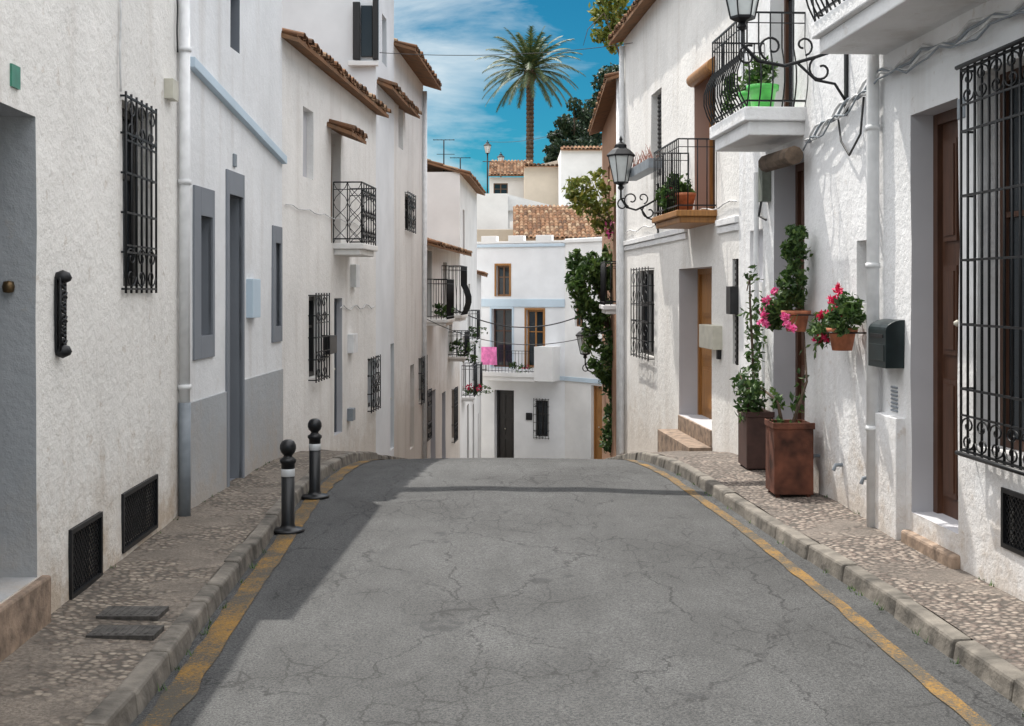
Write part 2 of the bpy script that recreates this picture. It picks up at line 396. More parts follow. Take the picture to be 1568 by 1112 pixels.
def leaves(m,c,rad,n,size,mat,flat=1.):
    c=Vector(c)
    for _ in range(n):
        d=Vector((random.gauss(0,1),random.gauss(0,1),random.gauss(0,1)));d.normalize()
        p=c+Vector((d.x*rad[0],d.y*rad[1],d.z*rad[2]))*(R()**.45)
        a=Vector((random.gauss(0,1),random.gauss(0,1),random.gauss(0,1)-.3)).normalized(); b=a.orthogonal().normalized(); b=Matrix.Rotation(U(0,6.28),3,a)@b
        s=size*U(.6,1.3); cr=a.cross(b)
        m.add([p-a*s,p+b*s*.45+cr*s*.12,p+a*s,p-b*s*.45+cr*s*.12],[(0,1,2,3)],mat)
def clump_plant(name,cl,n,size,mat,par=None,stems=None):
    m=M(name,par,recalc=False)
    for c,r in cl:
        leaves(m,c,r,n//3,size,mat)
        for _ in range(5):
            d=Vector((U(-1,1)*r[0],U(-1,1)*r[1],U(-1,1)*r[2])); leaves(m,Vector(c)+d*.75,[q*.4 for q in r],n//7,size,mat)
    if stems:
        for s,r in stems: m.tube(s,r,BARK,6,r*.5)
    return m.done()
def surround(m,fr,r,r2,mat,pr=.018):
    u0,u1,a,b=r; U0,U1,A,B=r2
    fr.box(m,U0,u0,-.03,pr,A,B,mat); fr.box(m,u1,U1,-.03,pr,A,B,mat)
    if B-b>.01: fr.box(m,u0,u1,-.03,pr,b,B,mat)
    if a-A>.01: fr.box(m,u0,u1,-.03,pr,A,a,mat)
def mk(fr,name,zb,zt,ops,mat,grs=(),tileeave=None,D=5,amp=.005,mside=None):
    mid=(fr.A+fr.B)/2; e=empty(name,(mid.x,mid.y,zb))
    m=M('walls',e,recalc=False); facade(m,fr,zb,zt,ops,mat,amp,D=D,mside=mside); m.done()
    m=M('windows_and_doors',e)
    for o in ops: fill(m,fr,o)
    m.done()
    if grs:
        m=M('iron_window_grilles',e)
        for g in grs: grille(m,fr,**g)
        m.done()
    if tileeave:
        m=M('clay_tile_roof',e,recalc=False); oh,ze,dep,sl=tileeave; tiles(m,fr,-.05,fr.L+.05,oh,-dep,ze,sl); m.done()
    return e
def O(fr,pn,pf,yt,yb,**k): return dict(r=fr.rect(pn,pf,yt,yb),**k)
def inset(r,d): return (r[0]+d,r[1]-d,r[2]+d,r[3]-d)
# ================================================================== LEFT SIDE
H='whitewashed_house'
L1=Fr((-2.244,-5),(-2.773,10.35))
rg=L1.rect(185,232,142,447)
ops=[dict(r=(L1.ud(5.5),L1.at(56),.40,2.97),d=.42,k='door',fm=GREYD,mr=P_greyblue),
     dict(r=inset(rg,.04),d=.16,k='glass',fm=WOODBK),
     dict(r=L1.rect(107,155,812,920),d=.08,k='vent'),dict(r=L1.rect(187,240,757,848),d=.08,k='vent')]
h=mk(L1,H,-1,4.7,ops,P_near,[dict(r=rg,proj=.035,bars=6,hb=4)],amp=.012,mside=P_near)
m=M('door_step',h,bevel=.015); L1.box(m,L1.ud(5.3),L1.at(66),-.41,.05,0,.39,STONE); m.done()
m=M('wall_fittings',h)
r=L1.rect(78,98,425,540); uc=(r[0]+r[1])/2
L1.box(m,uc-.05,uc+.05,.0,.012,r[2],r[3],IRON)
for uu in (-.045,.045): m.tube([L1.P(uc+uu,.03,r[2]),L1.P(uc+uu,.03,r[3])],.009,IRON,6)
for zz in (r[2],r[3]): m.lathe(L1.P(uc,.03,zz),[(.001,-.04),(.045,-.02),(.055,0),(.04,.03),(.001,.045)],IRON,10)
for k in range(5):
    z=r[2]+.04+(r[3]-r[2]-.08)*k/5; scroll(m,lambda u,zq:L1.P(u,.035,zq),uc-.055,uc+.055,z,z+.085,0,.009,1 if k%2 else -1)
r=L1.rect(15,28,97,132); L1.box(m,*r[:2],-.01,.012,r[2],r[3],simple('green_plaque',(.05,.22,.15),.3))
r=L1.rect(253,262,120,150); L1.box(m,*r[:2],-.01,.06,r[2],r[3],BEIGE)
m.lathe((-2.80,6.90,2.02),[(.001,-.035),(.028,-.03),(.035,0),(.028,.03),(.001,.035)],simple('bronze',(.12,.08,.04),.4,.8),10)
u=L1.at(275)-.06
m.tube([L1.P(u,.055,4.65),L1.P(u,.055,1.05)],.045,PIPE,12); m.tube([L1.P(u,.055,1.07),L1.P(u,.055,.10)],.05,PIPED,12)
for z in (1.2,2.9,4.0): m.tube([L1.P(u,.055,z-.02),L1.P(u,.055,z+.02)],.056,PIPE,12)
for px,ya,yb in ((180,0,140),(268,0,80)):
    uu=L1.at(px); m.tube([L1.P(uu+.01*math.sin(k),.018,L1.z(px,ya)+(L1.z(px,yb)-L1.z(px,ya))*k/8) for k in range(9)],.008,CABLEW if px<200 else CABLE,5)
m.tube([L1.P(L1.at(200)+k*.1,.025,4.55-.022*k+.03*math.sin(k*.5)) for k in range(9)],.009,CABLE,5)
m.done()
# L2
L2=Fr((-2.773,10.35),(-2.65,14.3))
dr=L2.rect(349,370,297,730); w1=L2.rect(305,323,330,515); w2=L2.rect(420,428,372,500)
ops=[dict(r=(dr[0],dr[1],.12,dr[3]),d=.28,k='door',fm=GREYD,mr=P_grey),dict(r=w1,d=.14,k='glass',fm=GREYD,mr=P_grey),dict(r=w2,d=.14,k='glass',fm=GREYD,mr=P_grey),
     dict(r=L2.rect(353,367,-20,72),d=.14,k='shutter',fm=GREYD,mr=P_grey)]
h=mk(L2,H,-1,5.5,ops,P_l2,amp=.003)
m=M('grey_trim',h,bevel=.004)
R2_=L2.rect(343,371,258,700); surround(m,L2,(dr[0],dr[1],.12,dr[3]),(dr[0]-.09,dr[1]+.05,.08,R2_[3]),P_grey,.02)
surround(m,L2,w1,L2.rect(295,326,283,552),P_grey,.02); surround(m,L2,w2,L2.rect(416,430,345,525),P_grey,.02)
L2.box(m,.03,dr[0]-.095,-.03,.014,-.5,1.04,P_greyblue); L2.box(m,dr[1]+.055,L2.L-.002,-.03,.014,-.5,1.10,P_greyblue)
m.done()
m=M('wall_fittings',h,bevel=.006)
za,zb=L2.z(290,95),L2.z(428,243); a,b=L2.at(288),L2.L
m.box8([L2.P(a,-.02,za-.05),L2.P(b,-.02,zb-.05),L2.P(b,.06,zb-.05),L2.P(a,.06,za-.05),L2.P(a,-.02,za+.04),L2.P(b,-.02,zb+.04),L2.P(b,.06,zb+.04),L2.P(a,.06,za+.04)],P_blue)
r=L2.rect(377,389,427,487); L2.box(m,*r[:2],-.01,.07,r[2],r[3],P_blue)
r=L2.rect(356,360,235,255); L2.box(m,*r[:2],-.01,.02,r[2],r[3],PIPED)
m.done()
# L3
L3=Fr((-2.65,14.3),(-2.25,20.5))
g1=L3.rect(472,493,450,585); g2=L3.rect(563,577,548,632)
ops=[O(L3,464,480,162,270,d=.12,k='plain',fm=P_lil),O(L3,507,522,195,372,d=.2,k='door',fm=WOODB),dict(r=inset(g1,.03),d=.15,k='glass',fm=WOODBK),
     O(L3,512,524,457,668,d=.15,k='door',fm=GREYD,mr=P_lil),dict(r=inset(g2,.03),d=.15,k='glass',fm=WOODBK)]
h=mk(L3,H,-2,4.98,ops,P_l3,[dict(r=g1,proj=.1,bars=5,hb=3),dict(r=g2,proj=.06,bars=4,hb=2)],tileeave=(.24,4.92,4.5,.30))
balcony(h,L3,L3.at(510),L3.ud(18.3),.42,L3.z(508,390),L3.z(508,372),L3.z(508,278),P_l3,.17,cross=True)
m=M('tile_awning',h,recalc=False); r=L3.rect(500,524,190,200); tiles(m,L3,r[0],r[1],.38,-.02,r[2],.35); m.done()
m=M('meter_boxes',h,bevel=.01)
for q,mt in (((495,506,515,543),BLACK),((532,539,512,541),PIPE),((531,535,626,645),PIPED),((536,542,405,440),PIPE)):
    r=L3.rect(*q); L3.box(m,*r[:2],-.01,.09,r[2],r[3],mt)
m.tube([L3.P(.1+k*.3,.02,3.0+.02*math.sin(k*2)) for k in range(20)],.008,CABLEW,5)
m.tube([L3.P(3.2+k*.25,.02,1.75+.04*math.sin(k*1.7)) for k in range(12)],.009,CABLEW,5)
m.done()
# L4
L4a=Fr((-2.25,20.5),(-2.15,22.6))
ops=[O(L4a,598,604,527,690,d=.12,k='door',fm=GREYD),O(L4a,585,592,20,95,d=.15,k='shutter',fm=WOODBK)]
h=mk(L4a,H,-3,7.5,ops,P_farb,D=6)
m=M('side_window',h,bevel=.01); m.box(-2.62,-2.50,20.40,20.47,5.8,6.75,WOODBK); m.box(-2.49,-2.30,20.44,20.495,5.85,6.7,GLASS); m.box(-2.29,-2.2,20.38,20.49,5.8,6.8,WOODBK)
m.box(-2.7,-2.2,20.40,20.5,5.70,5.78,P_far); m.done()
m=M('tile_ledge',h,recalc=False); tiles(m,L4a,.1,2.6,.3,-.1,5.40,.4); m.done()
L4=Fr((-2.15,22.6),(-1.933,27))
g3=L4.rect(620,632,293,353); g4=L4.rect(641,650,548,620)
ops=[dict(r=inset(g3,.03),d=.15,k='glass',fm=WOODBK),dict(r=inset(g4,.03),d=.15,k='glass',fm=WOODBK),O(L4,610,617,150,225,d=.15,k='plain',fm=P_lil),O(L4,628,634,560,690,d=.15,k='door',fm=WOODB)]
h=mk(L4,H,-3,6.5,ops,P_l3,[dict(r=g3,bars=4,hb=2,proj=.06),dict(r=g4,bars=4,hb=2,proj=.06)],tileeave=(.42,6.42,4.5,.3))
m=M('tile_ledge',h,recalc=False); tiles(m,L4,0,1.5,.32,-.1,5.40,.4); m.done()
m=M('rain_pipe',h); m.tube([L4.P(4.2,.06,6.3),L4.P(4.2,.06,-2.3)],.05,PIPE,10); m.done()
# L5a
L5=Fr((-1.933,27),(-1.43,34))
ops=[dict(r=(.6,1.4,1.40,2.9),d=.15,k='glass',fm=WOODBK),dict(r=(3.4,4.2,1.3,2.7),d=.15,k='glass',fm=WOODBK),dict(r=(4.6,5.3,.3,1.2),d=.15,k='glass',fm=WOODBK),
     dict(r=(1.2,2.0,-2.0,-.3),d=.2,k='door',fm=WOODB,mr=P_lil),dict(r=(3.2,3.9,-2.3,-.5),d=.2,k='door',fm=GREYD,mr=P_lil),dict(r=(5.2,5.9,-1.9,-.6),d=.15,k='glass',fm=WOODBK)]
h=mk(L5,H,-4,3.05,ops,P_l3,[dict(r=(5.15,5.95,-1.95,-.55),bars=5,hb=2),dict(r=(.2,.85,-1.3,-.2),bars=4,hb=2)],tileeave=(.35,3.0,4.5,.3))
balcony(h,L5,.35,1.7,.5,1.22,1.36,2.25,P_l3,.1); balcony(h,L5,3.1,4.5,.5,1.25,1.4,2.6,P_l3,.09,belly=.12); balcony(h,L5,4.4,5.6,.45,.2,.32,.95,P_l3,.1)
clump_plant('balcony_plants',[(L5.P(5,.3,.6),(.5,.15,.2)),(L5.P(1.2,.3,1.55),(.3,.12,.15)),(L5.P(4.8,.45,.4),(.3,.1,.25))],120,.06,LEAFM,h)
# L5b
L5b=Fr((-1.43,34),(-1.16,41))
ops=[dict(r=(1,1.7,3.0,4.3),d=.15,k='glass',fm=WOODB),dict(r=(3.2,4,.6,2.2),d=.15,k='glass',fm=WOODBK),dict(r=(1,1.8,-.9,.7),d=.15,k='glass',fm=WOODBK),dict(r=(2.6,3.4,-3.4,-1.4),d=.2,k='door',fm=WOODBK),dict(r=(5,5.7,-3.8,-1.6),d=.2,k='door',fm=WOODBK)]
h=mk(L5b,H,-5,5.25,ops,P_far,[dict(r=(4.6,5.4,-.8,.6),bars=5,hb=2)],tileeave=(.3,5.2,4.5,.3))
balcony(h,L5b,2.9,4.3,.3,.4,.52,1.4,P_far,.1); balcony(h,L5b,.6,2.0,.38,-1.1,-.98,-.1,P_far,.1); balcony(h,L5b,4.6,5.9,.28,-1.3,-1.2,-.3,P_far,.1)
clump_plant('balcony_flowers',[(L5b.P(1.2,.25,-.75),(.3,.1,.12))],40,.05,FLR,h)
clump_plant('balcony_leaves',[(L5b.P(1.3,.25,-.85),(.4,.1,.16)),(L5b.P(5.2,.2,-1.1),(.4,.1,.15)),(L5b.P(3.6,.2,.75),(.4,.1,.18))],120,.05,LEAFM,h)
m=M('television_antennas',h)
for X,zt in ((-1.9,6.2),(-1.5,5.85)):
    yy=34.6 if X<-1.6 else 36
    m.tube([(X,yy,5.2),(X,yy,zt)],.018,IRON,5)
    m.tube([(X-.3,yy,zt),(X+.3,yy,zt)],.012,IRON,4)
    for k in range(6): m.tube([(X-.28+k*.11,yy-.12,zt),(X-.28+k*.11,yy+.12,zt)],.007,IRON,4)
    m.tube([(X-.2,yy,zt-.4),(X+.3,yy,zt-.4)],.01,IRON,4)
m.done()
L6=Fr((-1.16,41),(-1.12,45.2))
h=mk(L6,H,-6,2.6,[dict(r=(1,1.8,-4.2,-2.2),d=.2,k='door',fm=WOODB),dict(r=(2.4,3.2,-.2,1.2),d=.15,k='glass',fm=WOODBK)],P_far,tileeave=(.25,2.55,4,.3))
# ================================================================== FAR HOUSE
FA=Fr((-3.2,47.8),(1.94,45.5),(0,0))
ops=[O(FA,760,780,407,453,d=.15,k='glass',fm=WOODB),O(FA,753,784,473,562,d=.25,k='glass',fm=WOODD),O(FA,806,832,475,562,d=.15,k='glass',fm=WOODO),
     O(FA,757,787,597,712,d=.3,k='door',fm=WOODBK),O(FA,820,839,613,668,d=.15,k='glass',fm=WOODBK)]
g=FA.rect(818,841,610,671)
h=mk(FA,H,-6,3.75,ops,P_farb,[dict(r=g,bars=5,hb=4)],D=6,mside=P_far)
m=M('parapet_and_bands',h,bevel=.01)
u=0
k=0
while u<FA.L-.2:
    w=.62 if k%2==0 else .5; FA.box(m,u,min(FA.L,u+w),-.22,.03,3.76,4.05 if k%2==0 else 3.84,P_far); u+=w; k+=1
FA.box(m,0,FA.L,0,.05,3.62,3.72,P_blue); FA.box(m,0,FA.L,0,.04,FA.z(800,470),FA.z(800,458),P_blue); FA.box(m,FA.at(832),FA.L,0,.05,-1.3,-1.15,P_blue)
for o in ops[:3]:
    r=o['r']; surround(m,FA,r,(r[0]-.07,r[1]+.07,r[2]-.02,r[3]+.08),WOODO if o['fm']!=WOODD else P_blue,.03)
r=FA.rect(806,815,632,643); FA.box(m,*r[:2],0,.06,r[2],r[3],BLACK)
m.done()
balcony(h,FA,FA.at(744),FA.at(832),.7,FA.z(790,582),FA.z(790,569),FA.z(790,536),P_far,.13)
m=M('corner_pier',h); FA.box(m,FA.at(830),FA.at(858),-.1,.75,FA.z(840,582),FA.z(840,530),P_far); m.done()
m=M('drying_pink_cloth',h,recalc=False)
a,b=FA.at(742),FA.at(774); zt,zb=FA.z(760,530),FA.z(760,557)
vs=[];fs=[]
for i in range(11):
    for j in range(7): vs.append(FA.P(a+(b-a)*i/10,.76+.03*math.sin(i*1.4+j*.4),zt+(zb-zt)*j/6))
for i in range(10):
    for j in range(6): q=i*7+j; fs.append((q,q+1,q+8,q+7))
m.add(vs,fs,PINK,True); m.done()
clump_plant('balcony_plants',[(FA.P(FA.at(812),.6,FA.z(800,563)),(.35,.1,.18)),(FA.P(FA.at(795),.6,FA.z(800,560)),(.2,.1,.2))],70,.06,LEAFM,h)
clump_plant('balcony_geraniums',[(FA.P(FA.at(814),.62,FA.z(800,560)),(.25,.1,.1))],22,.04,FLR,h)
FB=Fr((1.94,45.5),(4.4,42.3),(0,0))
h=mk(FB,H,-6,3.9,[O(FB,905,925,590,712,d=.2,k='door',fm=WOODO),O(FB,880,893,432,500,d=.15,k='glass',fm=WOODB)],P_far,D=5)
m=M('string_course',h); FB.box(m,0,FB.L,0,.05,-1.3,-1.15,P_blue); FB.box(m,-.02,FB.L,0,.06,3.75,3.86,P_far); m.done()
# ================================================================== BACKGROUND HOUSES
def bghouse(x0,x1,y,zt,mat,tile=None,wins=(),D=5):
    f=Fr((x0,y),(x1,y),(0,0))
    return f,mk(f,H,-5,zt,[dict(r=w,d=.15,k='glass',fm=WOODB) for w in wins],mat,tileeave=tile,D=D)
f,h=bghouse(.1,4.6,56,4.3,P_cream,(.4,4.35,4.2,.38))
f,h=bghouse(-2.6,-.2,62,6.85,P_far)
f,h=bghouse(-.2,2.6,63.5,6.1,P_far); m=M('sloping_parapet',h); m.box8([(-.2,63.3,6.08),(2.6,63.3,6.08),(2.6,63.6,6.08),(-.2,63.6,6.08),(-.2,63.3,6.9),(2.6,63.3,6.2),(2.6,63.6,6.2),(-.2,63.6,6.9)],P_far); m.done()
m=M('rooftop_walls',h,bevel=.02); m.box(-2.0,.3,60.8,61.1,4.2,5.0,P_cream); m.box(-.1,1.5,61.2,61.5,4.5,5.4,P_far); m.done()
f,h=bghouse(2.6,6.,66,9.5,P_far); m=M('ridge_coping',h,recalc=False); tiles(m,f,0,3.4,.2,-.5,9.5,.3); m.done()
f,h=bghouse(-1.35,1.2,74,8.75,P_far,(.35,8.85,3.,.36),wins=((.25,1.1,7.5,8.4),))
f,h=bghouse(.7,3.0,70,8.5,P_cream); m=M('gable',h); m.box8([(.7,70,8.49),(3.0,70,8.49),(3.0,74,8.49),(.7,74,8.49),(.7,70,8.9),(3.0,70,9.45),(3.0,74,9.45),(.7,74,8.9)],P_cream); m.done()
m=M('clay_tile_roof',h,recalc=False)
f2=Fr((.6,69.8),(3.1,69.8),(0,0)); tiles(m,f2,0,2.5,.2,-3.5,9.0,.12,.24); m.done()
# ================================================================== RIGHT SIDE
R1=Fr((3.85,-5),(2.95,10)); R2=Fr((2.95,10),(2.674,14.6)); R3=Fr((2.674,14.6),(2.07,23)); R4=Fr((2.07,23),(2.25,31))
gb=(R1.at(1640),R1.at(1492),.93,3.47)
dr=R1.rect(1468,1395,150,800)
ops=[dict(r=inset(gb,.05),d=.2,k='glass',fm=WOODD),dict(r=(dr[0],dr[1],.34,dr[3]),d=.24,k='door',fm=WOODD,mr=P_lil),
     dict(r=R1.rect(1590,1535,765,862),d=.07,k='vent')]
h=mk(R1,H,-1,6.6,ops,P_r1,amp=.006)
m=M('big_iron_window_grille',h); grille(m,R1,gb,proj=.09,bars=12,hb=5,r0=.0095)
for z in (gb[2],gb[3]):
    m.tube([R1.P(gb[0],.12,z),R1.P(gb[1],.12,z)],.016,IRON,6)
m.done()
m=M('door_step',h,bevel=.02); R1.box(m,dr[0]-.03,dr[1]+.06,-.23,.06,0,.20,STONE); R1.box(m,dr[0],dr[1],-.23,-.05,.20,.335,STONE); m.done()
m=M('pier_and_panels',h,bevel=.012); R1.box(m,dr[1]+.12,R1.L-.03,-.03,.07,-.3,1.03,P_r1)
r=R1.rect(1480,1468,148,180); R1.box(m,*r[:2],-.01,.015,r[2],r[3],PIPED)
r=R1.rect(1376,1366,595,632)
for k in range(7): R1.box(m,r[0],r[1],.0,.016,r[2]+k*.03,r[2]+k*.03+.018,PIPED)
m.done()
m=M('rain_pipes',h)
u=R1.L-.08
m.tube([R1.P(u,.07,6.5),R1.P(u,.07,.10)],.05,PIPE,12)
for z in (.9,2.2,3.3): m.tube([R1.P(u,.07,z-.02),R1.P(u,.07,z+.02)],.058,PIPE,12)
m.done()
balcony(h,R1,R1.ud(5.6),R1.L-.1,.58,3.87,4.12,5.1,P_r1,.1,belly=.1)
m=M('cable_bundle',h)
for q in range(4):
    m.tube([R1.P(R1.L-6+k*.2,.03+.015*q,3.74-.03*q+.03*math.sin(k*1.3+q)+.015*math.sin(k*3.1)) for k in range(31)],.014-.002*q,CABLEW if q%2==0 else PIPED,6)
for q in range(4):
    m.tube([R2.P(k*.12,.03+.015*q,3.72-.035*q-.05*k*.35+.04*math.sin(k*1.1+q*2)) for k in range(16)],.014-.002*q,CABLEW if q%2==0 else PIPED,6)
m.tube([R2.P(.25,.03,3.6),R2.P(.3,.04,3.3),R2.P(.55,.05,3.15),R2.P(.8,.04,3.3),R2.P(.9,.03,3.5)],.01,CABLE,6)
m.done()
# R2
dr=R2.rect(1232,1185,235,700)
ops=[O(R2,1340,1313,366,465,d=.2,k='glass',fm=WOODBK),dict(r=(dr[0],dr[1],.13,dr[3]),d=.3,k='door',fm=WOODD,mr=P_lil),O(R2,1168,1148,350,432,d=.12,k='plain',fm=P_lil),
     dict(r=(2.35,3.25,3.8,5.9),d=.2,k='glass',fm=WOODD)]
h=mk(R2,H,-1,6.6,ops,P_r1,amp=.006)
balcony(h,R2,R2.ud(11.95),R2.ud(13.5),.6,3.5,3.77,4.68,P_r1,.1,belly=.1)
m=M('wall_fittings',h,bevel=.008)
for px,py in ((1255,698),(1290,712),(1333,732)):
    u=R2.at(px); z=R2.z(px,py); m.tube([R2.P(u,-.02,z),R2.P(u,.06,z),R2.P(u,.08,z-.05)],.018,PIPED,8)
u=R2.at(1178); R2.box(m,u-.08,u+.08,0,.1,2.95,3.35,simple('grey_green_box',(.18,.2,.17),.6)); m.tube([R2.P(u,.08,3.0),R2.P(u+.05,.1,2.8),R2.P(u-.1,.06,2.75)],.015,CABLE,6)
m.tube([R2.P(R2.at(1245),.18,3.28),R2.P(R2.at(1200),.18,3.3)],.09,BARK,10)
u=R2.at(1128); R2.box(m,u-.1,u+.12,0,.1,1.72,2.05,BLACK)
m.tube([R2.P(R2.at(1165),.05,3.3),R2.P(R2.at(1165),.05,.12)],.03,PIPE,8)
m.done()
# R3
dr=R3.rect(1090,1040,408,655); g1=R3.rect(1002,975,409,552); bd=R3.rect(1095,1063,85,322); w=R3.rect(1013,997,133,268)
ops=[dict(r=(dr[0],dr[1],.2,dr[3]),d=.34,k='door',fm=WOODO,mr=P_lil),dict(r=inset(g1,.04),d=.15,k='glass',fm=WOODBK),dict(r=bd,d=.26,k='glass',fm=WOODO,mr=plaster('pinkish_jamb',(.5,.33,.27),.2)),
     dict(r=w,d=.14,k='shutter',fm=WOODBK),O(R3,1131,1122,396,560,d=.06,k='shutter',fm=WOODBK)]
h=mk(R3,H,-3,6.65,ops,P_l3,[dict(r=g1,bars=6,hb=4,proj=.1)],tileeave=(.3,6.62,4.5,.3))
balcony(h,R3,R3.at(1098),R3.ud(17.4),.52,2.86,3.02,3.92,WOODO,.11)
m=M('cornice_and_step',h,bevel=.01)
for k in range(2):
    R3.box(m,.02,R3.at(1100)-.02,-.02,.05-.02*k,2.80-.09*k,2.88-.09*k,P_r1); R3.box(m,R3.ud(17.45),R3.L,-.02,.05-.02*k,2.82-.09*k,2.90-.09*k,P_r1)
R3.box(m,dr[0]-.02,dr[1]+.1,-.33,.30,-1,-.02,STONE); R3.box(m,dr[0],dr[1],-.33,.02,-.02,.195,STONE)
r=R3.rect(1106,1084,499,536); R3.box(m,*r[:2],-.01,.12,r[2],r[3],BEIGE); R3.box(m,r[0]+.05,r[0]+.12,0,.05,r[2]-.12,r[2],BLACK)
m.tube([R3.P(bd[0]-.02,.02,bd[3]-.12),R3.P(bd[1]+.02,.02,bd[3]-.12)],.09,WOODO,12)
m.tube([R3.P(R3.L-.15,.06,6.5),R3.P(R3.L-.15,.06,-1)],.05,PIPE,10)
m.tube([R3.P(k*.3,.03,3.05+.03*math.sin(k*1.3)) for k in range(28)],.012,CABLEW,5)
m.done()
m=M('flower_box',h,bevel=.006); r=R3.rect(1040,998,228,245); R3.box(m,r[0],r[1],.25,.45,3.78,3.92,PIPED)
for k in range(40):
    u=U(r[0],r[1]); p=Vector(R3.P(u,U(.3,.4),3.9)); d=Vector((U(-.12,.12),U(-.12,.12),U(.12,.3))); m.tube([p,p+d*.5,p+d],.012,simple('pink_succulent',(.35,.16,.12),.6) if k==0 else bpy.data.materials['pink_succulent'],4,.002)
m.done()
clump_plant('balcony_plant',[(R3.P(R3.ud(16.3),.35,3.35),(.18,.18,.25)),(R3.P(R3.ud(16.6),.4,3.2),(.15,.15,.22)),(R3.P(R3.ud(17.0),.4,3.3),(.14,.14,.2))],240,.05,LEAFM,h)
clump_plant('balcony_flowers',[(R3.P(R3.ud(16.5),.42,3.3),(.2,.1,.12))],20,.03,FLR,h)
m=M('balcony_pots',h)
for dd in (16.2,16.7,17.1): m.lathe(R3.P(R3.ud(dd),.3,3.03),[(.001,0),(.09,.002),(.13,.2),(.14,.2),(.14,.24),(.001,.24)],TERRA,14)
m.done()
# R4
h=mk(R4,H,-4,6.0,[dict(r=(2,3,3.4,5),d=.15,k='shutter',fm=WOODB),dict(r=(4.5,5.3,3.2,4.8),d=.15,k='shutter',fm=WOODB),dict(r=(1,1.9,1.3,2.6),d=.15,k='glass',fm=WOODBK)],P_brown,tileeave=(.35,5.95,4.5,.3))
balcony(h,R4,.5,2.2,.35,1.55,1.72,2.55,P_far,.1)
m=M('rain_pipe',h); m.tube([R4.P(.12,.07,6),R4.P(.12,.07,-2)],.06,PIPE,10); m.done()
R5=Fr((2.25,31),(4.3,42.2)); h=empty('garden_wall',(3.2,36,-4)); m=M('rendered_wall',h,recalc=False); facade(m,R5,-5,.6,[],P_far,D=.3); m.done()
# ================================================================== STREET LAMPS
def lantern(m,c,s,top=True):
    x,y,z=c
    m.lathe((x,y,z),[(.02*s,-.10*s),(.05*s,-.07*s),(.03*s,-.03*s),(.11*s,0),(.11*s,.02*s)],IRON,6,False)
    m.lathe((x,y,z),[(.10*s,.021*s),(.185*s,.40*s)],CREAMG,6,False)
    for k in range(6):
        a=2*math.pi*k/6; m.tube([(x+.105*s*math.cos(a),y+.105*s*math.sin(a),z+.01*s),(x+.19*s*math.cos(a),y+.19*s*math.sin(a),z+.4*s)],.008*s,IRON,4)
    m.lathe((x,y,z),[(.21*s,.40*s),(.215*s,.425*s),(.14*s,.50*s),(.09*s,.53*s),(.085*s,.58*s),(.04*s,.61*s),(.015*s,.63*s),(.028*s,.66*s),(.001,.72*s)],IRON,6,False)
def spiral(c,r,a0,a1,P,n=16,q=.25):
    return [P(c[0]+r*(1-(1-q)*i/n)*math.cos(a0+(a1-a0)*i/n),c[1]+r*(1-(1-q)*i/n)*math.sin(a0+(a1-a0)*i/n)) for i in range(n+1)]
def wall_lamp(fr,u,arm,zb,s):
    w=fr.P(u,0,zb); e=empty('street_lamp',w); m=M('lantern',e); c=fr.P(u,arm,zb); lantern(m,c,s); m.done()
    m=M('scroll_bracket',e); P=lambda n,z: fr.P(u,n,z)
    zz=zb-.1*s
    m.tube([P(0,zz-.12*s),P(arm*.3,zz-.22*s),P(arm*.6,zz-.30*s),P(arm*.85,zz-.26*s),P(arm,zz-.12*s),P(arm,zz+.02*s)],.016*s,IRON,8)
    m.tube(spiral((arm*.72,zz-.14*s),.12*s,-1.2,5.2,P),.011*s,IRON,6); m.tube(spiral((arm*.25,zz-.33*s),.12*s,1.2,-5.,P),.011*s,IRON,6)
    m.tube(spiral((arm*.95,zz-.22*s),.1*s,2,-4.,P),.011*s,IRON,6); m.tube(spiral((arm*.42,zz-.12*s),.09*s,4.5,-1.5,P),.010*s,IRON,6)
    m.tube([P(0,zz-.62*s),P(arm*.12,zz-.45*s),P(arm*.3,zz-.42*s),P(arm*.48,zz-.27*s)],.013*s,IRON,6)
    fr.box(m,u-.03*s,u+.03*s,0,.02,zz-.7*s,zz+.08*s,IRON)
    for zq in (zz-.7*s,zz+.08*s): m.lathe(fr.P(u,.01,zq),[(.001,-.03),(.03,0),(.001,.03)],IRON,8)
    m.done()
wall_lamp(R2,R2.ud(10.75),.92,4.34,1.0)
wall_lamp(R3,R3.ud(19.6),.60,3.69,1.05)
wall_lamp(R4,R4.ud(30.2),.45,.45,1.1)
for (X,Y,zt) in ((-1.50,76,10.4),(-.7,78,9.9)):
    e=empty('street_lamp',(X,Y,5)); m=M('lamp_post',e); m.tube([(X,Y,5),(X,Y,zt)],.05,IRON,8); m.tube([(X-.3,Y,zt-.5),(X+.3,Y,zt-.5)],.025,IRON,6); m.done()
    m=M('lantern',e); lantern(m,(X,Y,zt),1.15); m.done()
